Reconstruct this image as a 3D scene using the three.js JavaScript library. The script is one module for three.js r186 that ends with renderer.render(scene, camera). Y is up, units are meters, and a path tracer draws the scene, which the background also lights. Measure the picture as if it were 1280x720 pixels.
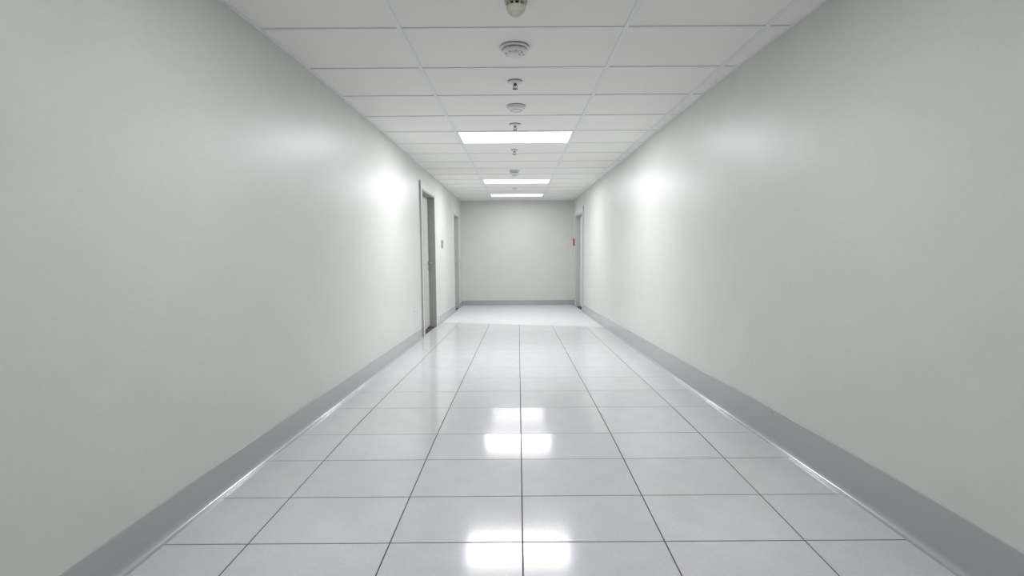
import * as THREE from 'three';
import { RoundedBoxGeometry } from 'three/addons/geometries/RoundedBoxGeometry.js';
import { RectAreaLightUniformsLib } from 'three/addons/lights/RectAreaLightUniformsLib.js';
import { mergeGeometries } from 'three/addons/utils/BufferGeometryUtils.js';

// ---------------------------------------------------------------- camera, light, exposure
// World: floor under the camera at y = 0, corridor runs along -z. "d" below is distance ahead of the camera (z = -d).
const EYE = 1.15, FOCAL = 626;
const scene = new THREE.Scene();
scene.background = new THREE.Color(0x000000);
const camera = new THREE.PerspectiveCamera(2 * Math.atan(360 / FOCAL) * 180 / Math.PI, 1280 / 720, 0.05, 60);
camera.position.set(0, EYE, 0);
camera.rotation.order = 'YXZ';
camera.rotation.set(-Math.atan(51 / FOCAL), 0, -0.0066);
camera.setViewOffset(1280, 720, -8, 0, 1280, 720);
scene.add(camera);

const renderer = new THREE.WebGLRenderer({ antialias: true });
renderer.toneMapping = THREE.LinearToneMapping;
renderer.toneMappingExposure = 1.05;
renderer.shadowMap.enabled = true;
RectAreaLightUniformsLib.init();
const LAMP = new THREE.Color().setRGB(0.975, 0.98, 1.04);
const NITS = { 4: 21.5, 10: 22.5, 14: 7.6, '-2': 6.6, '-6': 4 };   // radiance of each troffer, by ceiling row
const LAMP_SEEN = 1.6;           // glow of the diffuser as the eye sees it

// ---------------------------------------------------------------- layout
const CEIL = EYE + 1.174;
const D_BACK = -3.5, D_FAR = 12.8;
const splay = d => 0.08 / (1 + Math.exp((d - 2.5) / 0.45));   // the walls spread a little towards the viewer
const xl = d => -1.362 - (d - 3.0) * 0.0078 - splay(d);          // left wall face
const xr = d => 1.447 - (d - 3.0) * 0.0032 + splay(d) * 1.35;           // right wall face
const HINGE = 3.1, RAMP = 0.034;
const fy = d => { const t = d - HINGE, s = 0.5; return -RAMP * (t < -s ? 0 : t > s ? t : (t + s) * (t + s) / (4 * s)); };

// ---------------------------------------------------------------- helpers
let seed = 7;
const rnd = () => { seed = (seed * 1664525 + 1013904223) >>> 0; return seed / 4294967296; };
const taken = {};
const numbered = n => { const k = taken[n] = (taken[n] ?? -1) + 1; return k ? `${n}_${String(k).padStart(3, '0')}` : n; };
function add(name, geo, mat, parent) {
  const m = new THREE.Mesh(Array.isArray(geo) ? mergeGeometries(geo.map(g => g.index ? g.toNonIndexed() : g)) : geo, mat);
  m.name = name; m.castShadow = m.receiveShadow = true; parent.add(m); return m;
}
function struct(name, parent = scene) { const g = new THREE.Group(); g.name = numbered(name); g.userData.kind = 'structure'; parent.add(g); return g; }
function thing(name, label, category, pos, turn = 0, group) {
  const g = new THREE.Group(); g.name = numbered(name); g.position.set(...pos); g.rotation.y = turn;
  g.userData = { label, category }; if (group) g.userData.group = group;
  scene.add(g); return g;
}
const box = (x0, x1, y0, y1, z0, z1) => new THREE.BoxGeometry(x1 - x0, y1 - y0, z1 - z0).translate((x0 + x1) / 2, (y0 + y1) / 2, (z0 + z1) / 2);
const rbox = (w, h, d, r, x = 0, y = 0, z = 0, s = 2) => new RoundedBoxGeometry(w, h, d, s, r).translate(x, y, z);
const lathe = (pts, n = 48) => new THREE.LatheGeometry(pts.map(p => new THREE.Vector2(p[0], p[1])), n);
const cyl = (r0, r1, h, n = 24) => new THREE.CylinderGeometry(r0, r1, h, n);
function fromTris(P, N, U) {
  const g = new THREE.BufferGeometry();
  g.setAttribute('position', new THREE.Float32BufferAttribute(P, 3));
  if (U) g.setAttribute('uv', new THREE.Float32BufferAttribute(U, 2));
  if (N) g.setAttribute('normal', new THREE.Float32BufferAttribute(N, 3)); else g.computeVertexNormals();
  return g;
}
// a slab from a convex outline of [x, d] corners (in order), chamfered towards its shown face; face = +1 up, -1 down
function slab(corners, yOf, thick, chamfer, face) {
  const n = corners.length, c = corners.reduce((a, p) => [a[0] + p[0] / n, a[1] + p[1] / n], [0, 0]);
  // inset outline
  const ins = corners.map((p, i) => {
    const a = corners[(i + n - 1) % n], b = corners[(i + 1) % n];
    const off = (u, v) => { let nx = -(v[1] - u[1]), nd = v[0] - u[0]; const l = Math.hypot(nx, nd) || 1; nx /= l; nd /= l; if ((c[0] - u[0]) * nx + (c[1] - u[1]) * nd < 0) { nx = -nx; nd = -nd; } return [nx, nd]; };
    const n1 = off(a, p), n2 = off(p, b), k = 1 / (1 + n1[0] * n2[0] + n1[1] * n2[1]);
    return [p[0] + (n1[0] + n2[0]) * k * chamfer, p[1] + (n1[1] + n2[1]) * k * chamfer];
  });
  const V = (p, dy) => [p[0], yOf(p[1]) + dy, -p[1]];
  const top = ins.map(p => V(p, 0)), rim = corners.map(p => V(p, -face * chamfer)), bot = corners.map(p => V(p, -face * thick));
  const P = [], U = [];
  const cen = new THREE.Vector3(c[0], yOf(c[1]) - face * thick / 2, -c[1]);
  const tri = (a, b, e) => {
    const A = new THREE.Vector3(...a), B = new THREE.Vector3(...b), E = new THREE.Vector3(...e);
    const nn = B.clone().sub(A).cross(E.clone().sub(A)), out = A.clone().add(B).add(E).divideScalar(3).sub(cen);
    const q = nn.dot(out) < 0 ? [a, e, b] : [a, b, e];
    for (const v of q) { P.push(...v); U.push(v[0], v[2]); }
  };
  for (let i = 1; i < n - 1; i++) { tri(top[0], top[i], top[i + 1]); tri(bot[0], bot[i], bot[i + 1]); }
  for (let i = 0; i < n; i++) {
    const j = (i + 1) % n;
    tri(top[i], top[j], rim[j]); tri(top[i], rim[j], rim[i]);
    tri(rim[i], rim[j], bot[j]); tri(rim[i], bot[j], bot[i]);
  }
  return fromTris(P, null, U);
}

// ---------------------------------------------------------------- textures (colour grain and fine relief only)
function noiseTex(size, fn, srgb, repeat) {
  const a = new Uint8Array(size * size * 4);
  for (let y = 0; y < size; y++) for (let x = 0; x < size; x++) {
    const v = fn(x, y), o = (y * size + x) * 4;
    a[o] = v[0]; a[o + 1] = v[1]; a[o + 2] = v[2]; a[o + 3] = 255;
  }
  const t = new THREE.DataTexture(a, size, size);
  t.wrapS = t.wrapT = THREE.RepeatWrapping; t.magFilter = THREE.LinearFilter; t.minFilter = THREE.LinearMipmapLinearFilter; t.generateMipmaps = true;
  if (srgb) t.colorSpace = THREE.SRGBColorSpace;
  t.repeat.set(repeat, repeat); t.needsUpdate = true; return t;
}
function valueNoise(cells) {           // tiling value noise
  const g = Array.from({ length: cells * cells }, rnd);
  const at = (i, j) => g[((j % cells) + cells) % cells * cells + ((i % cells) + cells) % cells];
  return (u, v) => {
    const x = u * cells, y = v * cells, i = Math.floor(x), j = Math.floor(y); let a = x - i, b = y - j;
    a = a * a * (3 - 2 * a); b = b * b * (3 - 2 * b);
    return (at(i, j) * (1 - a) + at(i + 1, j) * a) * (1 - b) + (at(i, j + 1) * (1 - a) + at(i + 1, j + 1) * a) * b;
  };
}
const n8 = valueNoise(8), n32 = valueNoise(32), n96 = valueNoise(96);
const S = 512;
const floorTex = noiseTex(S, (x, y) => {
  const u = x / S, v = y / S; let k = 244 + 6 * (n8(u, v) - .5) + 6 * (n96(u, v) - .5) + 8 * (rnd() - .5);
  if (rnd() < .004) k -= 34; return [k, k, k];
}, true, 1.4);
const floorBump = noiseTex(256, (x, y) => { const k = 128 + 90 * (n8(x / 256, y / 256) - .5) + 60 * (n32(x / 256, y / 256) - .5); return [k, k, k]; }, false, 0.9);
const ceilTex = noiseTex(S, (x, y) => { let k = 252 + 6 * (rnd() - .5); if (rnd() < .02) k -= 30; return [k, k, k]; }, true, 2.2);
const ceilBump = noiseTex(S, (x, y) => { let k = 170 + 50 * (rnd() - .5); if (rnd() < .03) k -= 110; return [k, k, k]; }, false, 2.2);
const wallTex = noiseTex(S, (x, y) => { const k = 248 + 4 * (n8(x / S, y / S) - .5) + 3 * (n96(x / S, y / S) - .5); return [k, k, k]; }, true, 0.6);
const wallBump = noiseTex(S, (x, y) => { const k = 128 + 90 * (n96(x / S, y / S) - .5) + 60 * (rnd() - .5); return [k, k, k]; }, false, 3);

// ---------------------------------------------------------------- materials
const std = (r, g, b, rough, more = {}) => new THREE.MeshPhysicalMaterial({ color: new THREE.Color().setRGB(r, g, b), roughness: rough, ...more });
const M = {
  wall: std(0.720, 0.735, 0.686, 0.39, { specularIntensity: 1, map: wallTex, bumpMap: wallBump, bumpScale: 0.00012 }),
  ceilTile: std(0.94, 0.935, 0.905, 0.95, { map: ceilTex, bumpMap: ceilBump, bumpScale: 0.0012 }),
  tee: std(0.83, 0.84, 0.85, 0.4),
  tile: std(0.72, 0.72, 0.725, 0.125, { specularIntensity: 0.75, map: floorTex, bumpMap: floorBump, bumpScale: 0.0002 }),
  tileB: std(0.707, 0.708, 0.715, 0.135, { specularIntensity: 0.75, map: floorTex, bumpMap: floorBump, bumpScale: 0.0002 }),
  tileC: std(0.73, 0.729, 0.73, 0.115, { specularIntensity: 0.75, map: floorTex, bumpMap: floorBump, bumpScale: 0.0002 }),
  grout: std(0.06, 0.06, 0.065, 0.9),
  vinyl: std(0.72, 0.72, 0.725, 0.4, { map: floorTex }),
  base: std(0.385, 0.398, 0.40, 0.25, { ior: 1.85, clearcoat: 0.5, clearcoatRoughness: 0.1 }),
  frame: std(0.35, 0.355, 0.325, 0.45),
  casing: std(0.68, 0.70, 0.66, 0.4),
  edge: std(0.36, 0.365, 0.35, 0.5),
  coolEdge: std(0.46, 0.50, 0.51, 0.5),
  leaf: std(0.50, 0.51, 0.465, 0.5),
  coolFrame: std(0.50, 0.51, 0.49, 0.45),
  coolLeaf: std(0.72, 0.76, 0.76, 0.45),
  steel: std(0.45, 0.45, 0.45, 0.35, { metalness: 1 }),
  darkMetal: std(0.10, 0.10, 0.10, 0.4, { metalness: 0.6 }),
  dark: std(0.02, 0.02, 0.02, 0.7),
  white: std(0.80, 0.80, 0.80, 0.45),
  plastic: std(0.74, 0.75, 0.74, 0.4),
  cream: std(0.58, 0.59, 0.49, 0.5),
  grey: std(0.22, 0.225, 0.22, 0.5),
  midGrey: std(0.34, 0.345, 0.34, 0.45),
  red: std(0.42, 0.06, 0.07, 0.4),
  diffuser: new THREE.MeshStandardMaterial({ color: 0xffffff, roughness: 0.6, emissive: LAMP, emissiveIntensity: LAMP_SEEN }),
};

// ---------------------------------------------------------------- floor: tiles on a dark grout bed, ramp, matt landing
const colX = [-1.065, -0.510, 0.010, 0.566, 1.114];
const rowD = [1.872, 2.236, 2.641, 3.025, 3.573, 4.044, 4.524];
while (rowD[rowD.length - 1] < 9.2) rowD.push(rowD[rowD.length - 1] + 0.475);
while (rowD[0] > D_BACK) rowD.unshift(rowD[0] - 0.42);
const seamD = x => 8.6 - x * 0.30;                       // where the tiles stop and the vinyl starts
function clip(poly, keep) {                             // keep(p) >= 0 inside, linear
  const out = [];
  poly.forEach((p, i) => {
    const q = poly[(i + 1) % poly.length], a = keep(p), b = keep(q);
    if (a >= 0) out.push(p);
    if ((a >= 0) !== (b >= 0)) { const t = a / (a - b); out.push([p[0] + (q[0] - p[0]) * t, p[1] + (q[1] - p[1]) * t]); }
  });
  return out.filter((p, i) => { const q = out[(i + 1) % out.length]; return Math.hypot(p[0] - q[0], p[1] - q[1]) > 0.004; });
}
{
  const floor = struct('floor');
  const P = [], steps = [];
  for (let d = D_BACK - 0.2; d <= D_FAR + 0.2001; d += 0.1) steps.push(d);
  const geos = [];
  for (let i = 0; i < steps.length - 1; i++) geos.push(slab([[-1.9, steps[i]], [1.95, steps[i]], [1.95, steps[i + 1]], [-1.9, steps[i + 1]]], d => fy(d) - 0.0016, 0.2, 0, 1));
  add('grout_bed', geos, M.grout, floor);
  const G = 0.0023, tones = [M.tile, M.tileB, M.tileC];
  for (let r = 0; r < rowD.length - 1; r++) for (let c = 0; c <= colX.length; c++) {
    const x0 = c ? colX[c - 1] + G : -2, x1 = c < colX.length ? colX[c] - G : 2;
    let p = [[x0, rowD[r] + G], [x1, rowD[r] + G], [x1, rowD[r + 1] - G], [x0, rowD[r + 1] - G]];
    p = clip(p, q => q[0] - xl(q[1]) - 0.001); p = clip(p, q => xr(q[1]) - 0.001 - q[0]);
    p = clip(p, q => q[1] - D_BACK - 0.001); p = clip(p, q => seamD(q[0]) - q[1]);
    if (p.length < 3) continue;
    const tilt = (rnd() - .5) * 0.0012, lift = (rnd() - .5) * 0.0003, d0 = rowD[r];
    add('floor_tile', slab(p, d => fy(d) + lift + (d - d0) * tilt * 0.5, 0.012, 0.0012, 1), tones[Math.floor(rnd() * 3)], floor);
  }
  const v = [];
  const ds = [9.1, 10, 11, 12, D_FAR - 0.001];
  let prev = x => seamD(x) + 0.003;
  add('vinyl_panel', [slab([[xl(8.9) + .001, seamD(-1.4) + .003], [xr(8.2) - .001, seamD(1.43) + .003], [xr(D_FAR) - .001, D_FAR - .001], [xl(D_FAR) + .001, D_FAR - .001]], d => fy(d), 0.01, 0.001, 1)], M.vinyl, floor);
}

// ---------------------------------------------------------------- walls with door openings
const DOORS = {
  left1: { side: -1, d0: 7.26, d1: 8.40, top: EYE + 0.85 },
  left2: { side: -1, d0: 11.22, d1: 12.06, top: EYE + 0.755 },
  right: { side: 1, d0: 11.00, d1: 12.28, top: EYE + 0.765 },
};
function sideWall(name, xf, side, doors) {
  const y0 = -0.6, y1 = CEIL + 0.25, T = 0.22;
  const cuts = [D_BACK - 0.2]; for (let d = 0; d < 5.01; d += 0.2) cuts.push(d);
  cuts.push(...doors.flatMap(o => [o.d0, o.d1]), D_FAR + 0.2);
  const P = [], U = [], N = [];
  const quad = (a, b, c, e, n, smooth) => {
    const A = new THREE.Vector3(...a), nn = new THREE.Vector3(...b).sub(A).cross(new THREE.Vector3(...c).sub(A));
    const q = nn.dot(new THREE.Vector3(...n)) < 0 ? [a, c, b, a, e, c] : [a, b, c, a, c, e];
    for (const v of q) {
      P.push(...v); U.push(Math.abs(n[2]) > .5 ? v[0] : v[2], v[1]);
      if (smooth) { const d = -v[2], k = (xf(d + .01) - xf(d - .01)) / .02, l = Math.hypot(1, k); N.push(-side / l, 0, -side * k / l); } else N.push(...n);
    }
  };
  const prism = (d0, d1, ya, yb) => {
    const i0 = xf(d0), i1 = xf(d1), o0 = i0 + side * T, o1 = i1 + side * T;
    const p = (x, y, d) => [x, y, -d];
    quad(p(i0, ya, d0), p(i1, ya, d1), p(i1, yb, d1), p(i0, yb, d0), [-side, 0, 0], true);
    quad(p(o0, ya, d0), p(o1, ya, d1), p(o1, yb, d1), p(o0, yb, d0), [side, 0, 0]);
    quad(p(i0, ya, d0), p(o0, ya, d0), p(o0, yb, d0), p(i0, yb, d0), [0, 0, 1]);
    quad(p(i1, ya, d1), p(o1, ya, d1), p(o1, yb, d1), p(i1, yb, d1), [0, 0, -1]);
    quad(p(i0, ya, d0), p(i1, ya, d1), p(o1, ya, d1), p(o0, ya, d0), [0, -1, 0]);
    quad(p(i0, yb, d0), p(i1, yb, d1), p(o1, yb, d1), p(o0, yb, d0), [0, 1, 0]);
  };
  for (let i = 0; i < cuts.length - 1; i++) {
    const o = doors.find(q => q.d0 === cuts[i]);
    prism(cuts[i], cuts[i + 1], o ? o.top : y0, y1);
  }
  const m = add(name, fromTris(P, N, U), M.wall, scene); m.userData.kind = 'structure';
}
sideWall('wall_left', xl, -1, [DOORS.left1, DOORS.left2]);
sideWall('wall_right', xr, 1, [DOORS.right]);
for (const [name, d, th] of [['wall_far', D_FAR, 0.2], ['wall_back', D_BACK, -0.2]]) {
  const g = box(xl(d) - .01, xr(d) + .01, -0.6, CEIL + 0.25, Math.min(-d, -d - th), Math.max(-d, -d - th));
  const uv = g.attributes.uv, p = g.attributes.position; for (let i = 0; i < uv.count; i++) uv.setXY(i, p.getX(i), p.getY(i));
  add(name, g, M.wall, scene).userData.kind = 'structure';
}

// ---------------------------------------------------------------- baseboards: coved vinyl strips that follow the floor
function coved(d0, d1, xf, side, hOf) {
  const prof = h => [[0, 0.0, h], [0.0035, 0, h - 0.0015], [0.0045, 0, h - 0.006], [0.0045, 0, 0.034], [0.0052, 0, 0.026], [0.0075, 0, 0.017], [0.0115, 0, 0.0095], [0.017, 0, 0.0045], [0.023, 0, 0.0022], [0.0285, 0, 0.0012], [0.029, 0, -0.004], [0, 0, -0.004]];
  const ds = []; const n = Math.max(1, Math.ceil((d1 - d0) / 0.15)); for (let i = 0; i <= n; i++) ds.push(d0 + (d1 - d0) * i / n);
  const rings = ds.map(d => prof(hOf(d)).map(([o, , y]) => [xf(d) - side * o, fy(d) + y, -d]));
  const k = rings[0].length, pos = [], idx = [];
  rings.forEach(r => r.forEach(v => pos.push(...v)));
  for (let i = 0; i < n; i++) for (let j = 0; j < k; j++) {
    const a = i * k + j, b = i * k + (j + 1) % k, c = a + k, e = b + k;
    side < 0 ? idx.push(a, b, e, a, e, c) : idx.push(a, e, b, a, c, e);
  }
  for (let j = 0; j < k - 2; j++) { const o = n * k, q = k - 1; side < 0 ? idx.push(q, j + 1, j, o + q, o + j, o + j + 1) : idx.push(q, j, j + 1, o + q, o + j + 1, o + j); }
  const g = new THREE.BufferGeometry(); g.setAttribute('position', new THREE.Float32BufferAttribute(pos, 3)); g.setIndex(idx);
  return creased(g);
}
function creased(g) {                                    // soften the cove, keep the top edge and the ends crisp
  const h = g.toNonIndexed(); const p = h.attributes.position, N = [];
  const fn = [], map = new Map(), key = i => [p.getX(i), p.getY(i), p.getZ(i)].map(v => v.toFixed(5)).join();
  const A = new THREE.Vector3(), B = new THREE.Vector3(), C = new THREE.Vector3();
  for (let i = 0; i < p.count; i += 3) {
    A.fromBufferAttribute(p, i); B.fromBufferAttribute(p, i + 1); C.fromBufferAttribute(p, i + 2);
    const n = B.clone().sub(A).cross(C.clone().sub(A)); const u = n.clone().normalize();
    for (let j = 0; j < 3; j++) { fn.push(u); const k = key(i + j); if (!map.has(k)) map.set(k, []); map.get(k).push([n, u]); }
  }
  for (let i = 0; i < p.count; i++) { const s = new THREE.Vector3(); for (const [n, u] of map.get(key(i))) if (u.dot(fn[i]) > 0.8) s.add(n); s.normalize(); N.push(s.x, s.y, s.z); }
  h.setAttribute('normal', new THREE.Float32BufferAttribute(N, 3)); return h;
}
{
  const hL = d => 0.150 - 0.004 * Math.max(0, d - 3), hR = d => 0.200 - 0.0075 * Math.max(0, d - 3);
  const L = struct('baseboard_left');
  for (const [a, b] of [[D_BACK, 7.172], [8.488, 11.215], [12.065, D_FAR - 0.001]]) add('baseboard_strip', coved(a, b, xl, -1, hL), M.base, L);
  const R = struct('baseboard_right');
  for (const [a, b] of [[D_BACK, 2.8612], [2.8622, 8.0], [8.001, 10.912], [12.368, D_FAR - 0.001]]) add('baseboard_strip', coved(a, b, xr, 1, hR), M.base, R);
  const F = struct('baseboard_far');
  const y = fy(D_FAR), a = xl(D_FAR) + .006, b = xr(D_FAR) - .006;
  add('baseboard_strip', rbox(b - a, 0.122, 0.006, 0.0025, (a + b) / 2, y + 0.060, -D_FAR + 0.003), M.base, F);
  add('baseboard_toe', rbox(b - a, 0.008, 0.024, 0.0035, (a + b) / 2, y + 0.0045, -D_FAR + 0.012), M.base, F);
}

// ---------------------------------------------------------------- ceiling: lay-in tiles in a tee grid
const STEP = 0.6, ROW0 = 2.80, rowC = n => ROW0 + STEP * n;
const barX = [-0.632, 0.590, 1.345];
const LIGHT_ROWS = [4, 10, 14, -2, -6];
{
  const ceil = struct('ceiling');
  add('deck', box(-1.95, 2.0, CEIL + 0.06, CEIL + 0.26, -D_FAR - .2, -D_BACK + .2), M.ceilTile, ceil);
  const rows = []; for (let n = -10; n <= 16; n++) rows.push(n);
  const xs = [-2, ...barX, 2];
  for (const n of rows) for (let c = 0; c < 4; c++) {
    if (c === 1 && LIGHT_ROWS.includes(n)) continue;
    let p = [[xs[c] + .003, rowC(n) + .003], [xs[c + 1] - .003, rowC(n) + .003], [xs[c + 1] - .003, rowC(n + 1) - .003], [xs[c] + .003, rowC(n + 1) - .003]];
    p = clip(p, q => q[0] - xl(q[1]) - 0.001); p = clip(p, q => xr(q[1]) - 0.001 - q[0]);
    p = clip(p, q => q[1] - D_BACK - 0.001); p = clip(p, q => D_FAR - 0.001 - q[1]);
    if (p.length < 3) continue;
    add('ceiling_tile', slab(p, () => CEIL + 0.0035 + (rnd() - .5) * 0.0004, 0.016, 0.001, -1), M.ceilTile, ceil);
  }
  for (const x of barX) add('main_tee', [rbox(0.024, 0.0055, D_FAR - D_BACK - .002, 0.0012, x, CEIL + 0.00075, -(D_FAR + D_BACK) / 2)], M.tee, ceil);
  for (let n = -10; n <= 16; n++) {
    const d = rowC(n); if (d < D_BACK + .03 || d > D_FAR - .03) continue;
    const ends = [xl(d) + .018, ...barX, xr(d) - .018];
    for (let c = 0; c < 4; c++) {
      const a = ends[c] + (c ? .0125 : 0), b = ends[c + 1] - (c < 3 ? .0125 : 0);
      if (b - a < .02) continue;
      add('cross_tee', rbox(b - a, 0.006, 0.024, 0.0012, (a + b) / 2, CEIL + 0.0008, -d, 1), M.tee, ceil);
    }
  }
  const angle = (xf, s) => { const ds = [D_BACK]; for (let d = 0; d < 5.01; d += 0.25) ds.push(d); ds.push(D_FAR);
    return ds.slice(1).map((b, i) => slab([[xf(ds[i]), ds[i]], [xf(ds[i]) - s * .02, ds[i]], [xf(b) - s * .02, b], [xf(b), b]], () => CEIL - 0.0022, 0.006, 0, -1)); };
  add('wall_angle', angle(xl, -1), M.tee, ceil); add('wall_angle', angle(xr, 1), M.tee, ceil);
  add('wall_angle', rbox(xr(D_FAR) - xl(D_FAR) - .05, 0.0055, 0.02, 0.0012, (xl(D_FAR) + xr(D_FAR)) / 2, CEIL + 0.0008, -D_FAR + .0105, 1), M.tee, ceil);
}

// ---------------------------------------------------------------- light fixtures
function troffer(n, label) {
  const cx = (barX[0] + barX[1]) / 2, d = rowC(n) + STEP / 2, w = 1.222 - 0.028, l = STEP - 0.028;
  const t = thing('ceiling_light', label, 'light', [cx, CEIL, -d], 0, 'recessed ceiling lights');
  const F = 0.014;
  add('frame', [rbox(w, 0.007, F, .0015, 0, 0.0005, l / 2 - F / 2, 1), rbox(w, 0.007, F, .0015, 0, 0.0005, -l / 2 + F / 2, 1),
    rbox(F, 0.007, l - 2 * F, .0015, w / 2 - F / 2, 0.0005, 0, 1), rbox(F, 0.007, l - 2 * F, .0015, -w / 2 + F / 2, 0.0005, 0, 1)], M.tee, t);
  add('housing', [box(-w / 2, w / 2, 0.03, 0.045, -l / 2, l / 2)], M.tee, t);
  add('diffuser', rbox(w - 2 * F + .002, 0.006, l - 2 * F + .002, 0.002, 0, 0.004, 0, 1), M.diffuser, t);
  const lamp = new THREE.RectAreaLight(LAMP, NITS[n], w - 2 * F, l - 2 * F);
  lamp.name = 'troffer_light'; lamp.position.set(0, -0.0045, 0); lamp.rotation.x = -Math.PI / 2; t.add(lamp);
}
troffer(4, 'bright recessed ceiling light panel behind the sprinkler with the dark ring');
troffer(10, 'recessed ceiling light panel between the two far ceiling devices');
troffer(14, 'recessed ceiling light panel closest to the end wall');
troffer(-2, 'recessed ceiling light panel over the viewer, just outside the view');
troffer(-6, 'recessed ceiling light panel behind the viewer, outside the view');

// ---------------------------------------------------------------- ceiling devices
function sprinkler(d, r, drop, label, x = -0.02, headMat = M.darkMetal) {
  const t = thing('sprinkler', label, 'sprinkler', [x, CEIL + .0032, -d], 0, 'sprinklers along the corridor ceiling');
  add('mounting_ring', cyl(r * .97, r * .97, .007, 40).translate(0, -.0035, 0), M.grey, t);
  add('escutcheon', lathe([[0.012, -.0065], [r, -.0065], [r, -0.009], [r * .93, -0.013], [r * .55, -0.0145], [r * .42, -0.018], [0.014, -0.019], [0.012, -0.018], [0.012, -.0065]], 40), M.plastic, t);
  add('body', [cyl(.012, .010, .016, 16).translate(0, -.018, 0), cyl(.0085, .0085, .008, 6).translate(0, -.028, 0)], headMat, t);
  const fr = [];
  for (const s of [-1, 1]) { const c = new THREE.CatmullRomCurve3([new THREE.Vector3(s * .008, -.026, 0), new THREE.Vector3(s * .014, -.034, 0), new THREE.Vector3(s * .011, -drop * .82, 0), new THREE.Vector3(s * .002, -drop * .95, 0)]); fr.push(new THREE.TubeGeometry(c, 10, .0026, 6)); }
  add('frame_arms', fr, headMat, t);
  add('bulb', new THREE.CapsuleGeometry(.0028, Math.max(.004, drop * .5 - .006), 4, 8).translate(0, -drop * .62 - .006, 0), M.steel, t);
  const teeth = [cyl(.009, .009, .002, 16).translate(0, -drop, 0)];
  for (let i = 0; i < 10; i++) teeth.push(box(.008, .019, -drop - .001, -drop + .001, -.0022, .0022).rotateY(i * Math.PI / 5));
  add('deflector', teeth, headMat, t);
}
function detector(d, R, label, kind, x = -0.015, h = 0.05) {
  const t = thing('smoke_detector', label, 'smoke detector', [x, CEIL + .0032, -d], 0, 'smoke detectors along the corridor ceiling');
  add('mounting_ring', cyl(R * .98, R * .98, .005, 56).translate(0, -.0025, 0), M.grey, t);
  add('base', lathe([[0.001, -.0045], [R, -.0045], [R, -h * .18], [R * .965, -h * .26], [R * .80, -h * .30], [0.001, -h * .30]], 56), M.plastic, t);
  if (kind === 'vented') {
    add('collar', lathe([[R * .72, -h * .28], [R * .72, -h * .42]], 48), M.dark, t);
    for (let i = 0; i < 14; i++) add('rib', rbox(R * .10, h * .2, R * .06, .001, R * .745, -h * .36, 0, 1).rotateY(i * Math.PI / 7), M.plastic, t);
    add('cap', lathe([[R * .83, -h * .40], [R * .84, -h * .48], [R * .80, -h * .62], [R * .66, -h * .70], [R * .60, -h * .72], [R * .52, -h * .90], [R * .36, -h * .98], [0.001, -h]], 56), M.plastic, t);
    for (let i = 0; i < 8; i++) add('vent', rbox(R * .17, h * .10, R * .05, .001, R * .565, -h * .80, 0, 1).rotateY(i * Math.PI / 4 + .2), M.midGrey, t);
    add('indicator', new THREE.SphereGeometry(.004, 10, 8).translate(R * .3, -h * .985, R * .25), M.midGrey, t);
  } else {
    add('cap', lathe([[R * .92, -h * .28], [R * .93, -h * .38], [R * .88, -h * .62], [R * .72, -h * .82], [R * .5, -h * .92], [0.001, -h * .95]], 56), M.white, t);
    add('ring', new THREE.TorusGeometry(R * .55, .0022, 6, 40).rotateX(Math.PI / 2).translate(0, -h * .905, 0), M.midGrey, t);
  }
}
{ // sensor with dark slots around its rim, just inside the top of the view
  const t = thing('ceiling_sensor', 'yellowish cup-shaped ceiling sensor with dark slots around its rim', 'sensor', [-0.003, CEIL + .0032, -2.515]);
  add('base', lathe([[0.001, 0], [.054, 0], [.054, -.006], [.050, -.009], [.040, -.010], [.001, -.010]], 48), M.cream, t);
  add('core', lathe([[.034, -.009], [.034, -.026], [.001, -.026]], 32), M.dark, t);
  for (let i = 0; i < 10; i++) add('rib', rbox(.014, .016, .009, .0015, .0395, -.0175, 0, 1).rotateY(i * Math.PI / 5 + .14), M.cream, t);
  add('cup', lathe([[.034, -.0245], [.0465, -.0245], [.047, -.028], [.044, -.034], [.040, -.048], [.034, -.053], [.026, -.055], [.024, -.062], [.016, -.066], [.001, -.067]], 48), M.cream, t);
}
detector(3.06, 0.088, 'wide vented smoke detector beside the yellowish ceiling sensor', 'vented', -0.013, 0.052);
sprinkler(3.67, 0.053, 0.055, 'sprinkler between the wide vented detector and the smooth white one', -0.014);
detector(4.30, 0.082, 'smooth white smoke detector in front of the sprinkler next to the first light', 'smooth', -0.009, 0.042);
sprinkler(4.92, 0.055, 0.058, 'sprinkler with a dark ring just before the largest light panel', -0.022);
sprinkler(6.18, 0.040, 0.060, 'small sprinkler just past the largest light panel', -0.038);
detector(7.85, 0.075, 'deep smoke detector just before the middle light panel', 'vented', -0.050, 0.085);
sprinkler(10.15, 0.045, 0.06, 'pale sprinkler between the two far light panels', -0.052, M.plastic);

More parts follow.
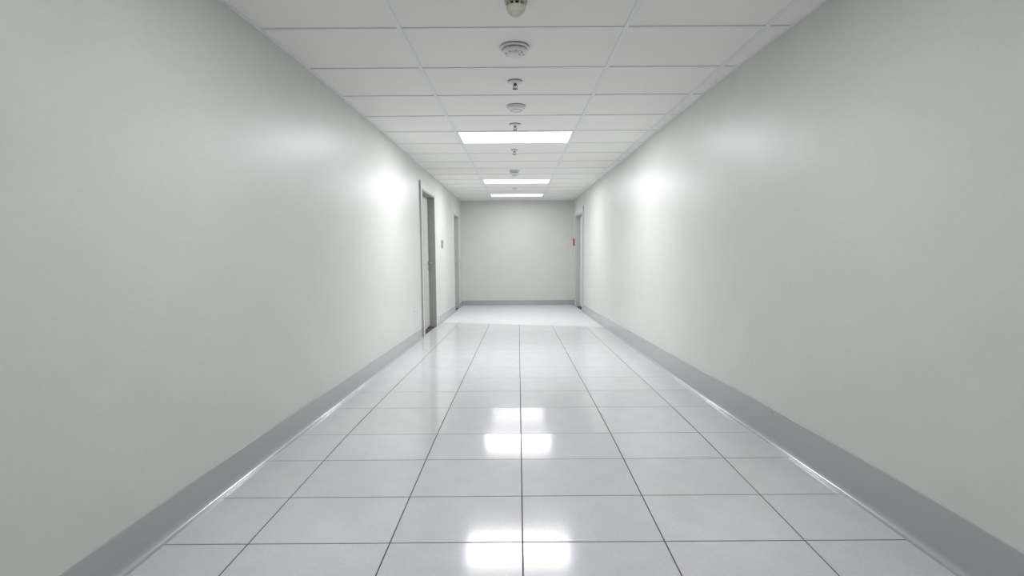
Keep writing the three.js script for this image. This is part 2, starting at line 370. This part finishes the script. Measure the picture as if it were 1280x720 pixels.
// ---------------------------------------------------------------- doors
function door(name, o, xf, proud, casingTop, mats, handleFar, sill) {
  const s = o.side, g = struct(name);
  const mid = (o.d0 + o.d1) / 2, X = xf(mid), turn = Math.atan((xf(o.d1) - xf(o.d0)) / (o.d1 - o.d0)) ;
  g.position.set(X, 0, -mid); g.rotation.y = -turn;
  // local: x towards the wall body is s*, z local = -(d - mid)
  const L = o.d1 - o.d0, yb = fy(mid), y0 = yb - 0.06, W = 0.085, R = 0.085;      // R: recess of the leaf
  const bx = (xa, xb, ya, ybb, da, db, r = .003) => { const a = Math.min(xa * s, xb * s), b = Math.max(xa * s, xb * s); return rbox(b - a, ybb - ya, db - da, r, (a + b) / 2, (ya + ybb) / 2, -(da + db) / 2, 1); };
  const J = 0.035;                                         // jamb board inside the opening
  // x: 0 is the wall face, + goes into the wall
  add('jamb', bx(-proud, 0.19, y0, o.top, -L / 2 - .001, -L / 2 + J), mats.frame, g);
  add('jamb', bx(-proud, 0.19, y0, o.top, L / 2 - J, L / 2 + .001), mats.frame, g);
  add('head', bx(-proud, 0.19, o.top - .03, o.top + .001, -L / 2, L / 2), mats.frame, g);
  if (proud > 0.01) {
    add('casing', bx(-proud, 0.0, y0, casingTop, -L / 2 - W + .010, -L / 2 + .004), mats.casing, g);
    add('edge_strip', bx(-proud - .001, 0.0, y0, casingTop, -L / 2 - W, -L / 2 - W + .0105), mats.edge, g);
    add('casing', bx(-proud, 0.0, y0, casingTop, L / 2 - .004, L / 2 + W), mats.casing, g);
    add('casing_head', bx(-proud, 0.0, o.top - .004, casingTop - .001, -L / 2 + .004, L / 2 - .004), mats.casing, g);
  }
  const leafBottom = yb + sill;
  const leaf = add('leaf', bx(R, R + .045, leafBottom, o.top - .034, -L / 2 + J + .004, L / 2 - J - .014), mats.leaf, g);
  add('stop', bx(R + .048, R + .075, y0, o.top - .03, L / 2 - J - .03, L / 2 - J + .001), M.dark, g);
  add('threshold', bx(R + .005, R + .10, y0, yb - .018, -L / 2 + J, L / 2 - J), M.dark, g);
  add('backing', bx(0.186, 0.20, y0, o.top, -L / 2, L / 2, .002), M.dark, g);
  for (const k of [0.2, 1.05, 1.85]) { const hd = handleFar ? -L / 2 + J : L / 2 - J; add('hinge', cyl(.008, .008, .10, 12).translate(s * (R - .004), leafBottom + k, -hd), M.steel, g); }
  // lever handle on a round rose
  const hz = (handleFar ? 1 : -1) * (L / 2 - J - .075), hy = yb + 1.06;
  const inw = -s;
  add('handle', [cyl(.030, .032, .012, 24).rotateZ(Math.PI / 2).translate(s * R + inw * .006, hy, -hz), cyl(.010, .010, .055, 16).rotateZ(Math.PI / 2).translate(s * R + inw * .035, hy, -hz),
    new THREE.CapsuleGeometry(.010, .10, 4, 12).rotateX(Math.PI / 2).translate(s * R + inw * .06, hy, -hz + (handleFar ? .05 : -.05)), cyl(.022, .024, .010, 24).rotateZ(Math.PI / 2).translate(s * R + inw * .005, hy - .09, -hz)], M.steel, leaf);
}
door('door_1', DOORS.left1, xl, 0.022, EYE + 0.955, { frame: M.frame, leaf: M.leaf, casing: M.casing, edge: M.edge }, true, 0.004);
door('door_2', DOORS.left2, xl, 0.006, EYE + 0.80, { frame: M.coolFrame, leaf: M.coolFrame }, true, 0.008);
door('door_3', DOORS.right, xr, 0.022, EYE + 0.885, { frame: M.coolFrame, leaf: M.coolLeaf, casing: M.casing, edge: M.coolEdge }, false, 0.004);

// ---------------------------------------------------------------- small wall fittings
{
  const d = 9.28, t = thing('wall_control', 'dark grey control plate on the left wall between the two doors', 'wall control', [xl(d), EYE + 0.066, -d], Math.PI / 2);
  add('plate', rbox(.105, .150, .016, .004, 0, 0, .008), M.midGrey, t);
  add('button', rbox(.080, .055, .008, .003, 0, .035, .019), M.grey, t);
  add('button', rbox(.080, .055, .008, .003, 0, -.035, .019), M.grey, t);
}
{
  const d = 6.66, t = thing('wall_outlet', 'white wall outlet low beside the casing of the grey door', 'outlet', [xl(d), EYE - 0.875, -d], Math.PI / 2);
  add('cover_plate', rbox(.074, .118, .007, .003, 0, 0, .0035), M.white, t);
  for (const y of [.027, -.027]) {
    const s = add('socket', rbox(.036, .034, .004, .0018, 0, y, .0075), M.plastic, t);
    add('slot', [rbox(.0035, .010, .002, .0005, -.007, y + .004, .0094, 1), rbox(.0035, .010, .002, .0005, .007, y + .004, .0094, 1), rbox(.006, .005, .002, .0005, 0, y - .009, .0094, 1)], M.dark, s);
  }
}
{
  const d = 12.60, t = thing('fire_alarm_station', 'small red fire alarm pull station on the wall past the right door', 'fire alarm', [xr(d), EYE + 0.115, -d], -Math.PI / 2);
  add('housing', rbox(.095, .175, .040, .006, 0, 0, .020), M.red, t);
  add('pull_handle', [rbox(.070, .022, .014, .004, 0, .01, .045), rbox(.024, .056, .010, .004, 0, -.026, .044)], M.white, t);
}

renderer.render(scene, camera);
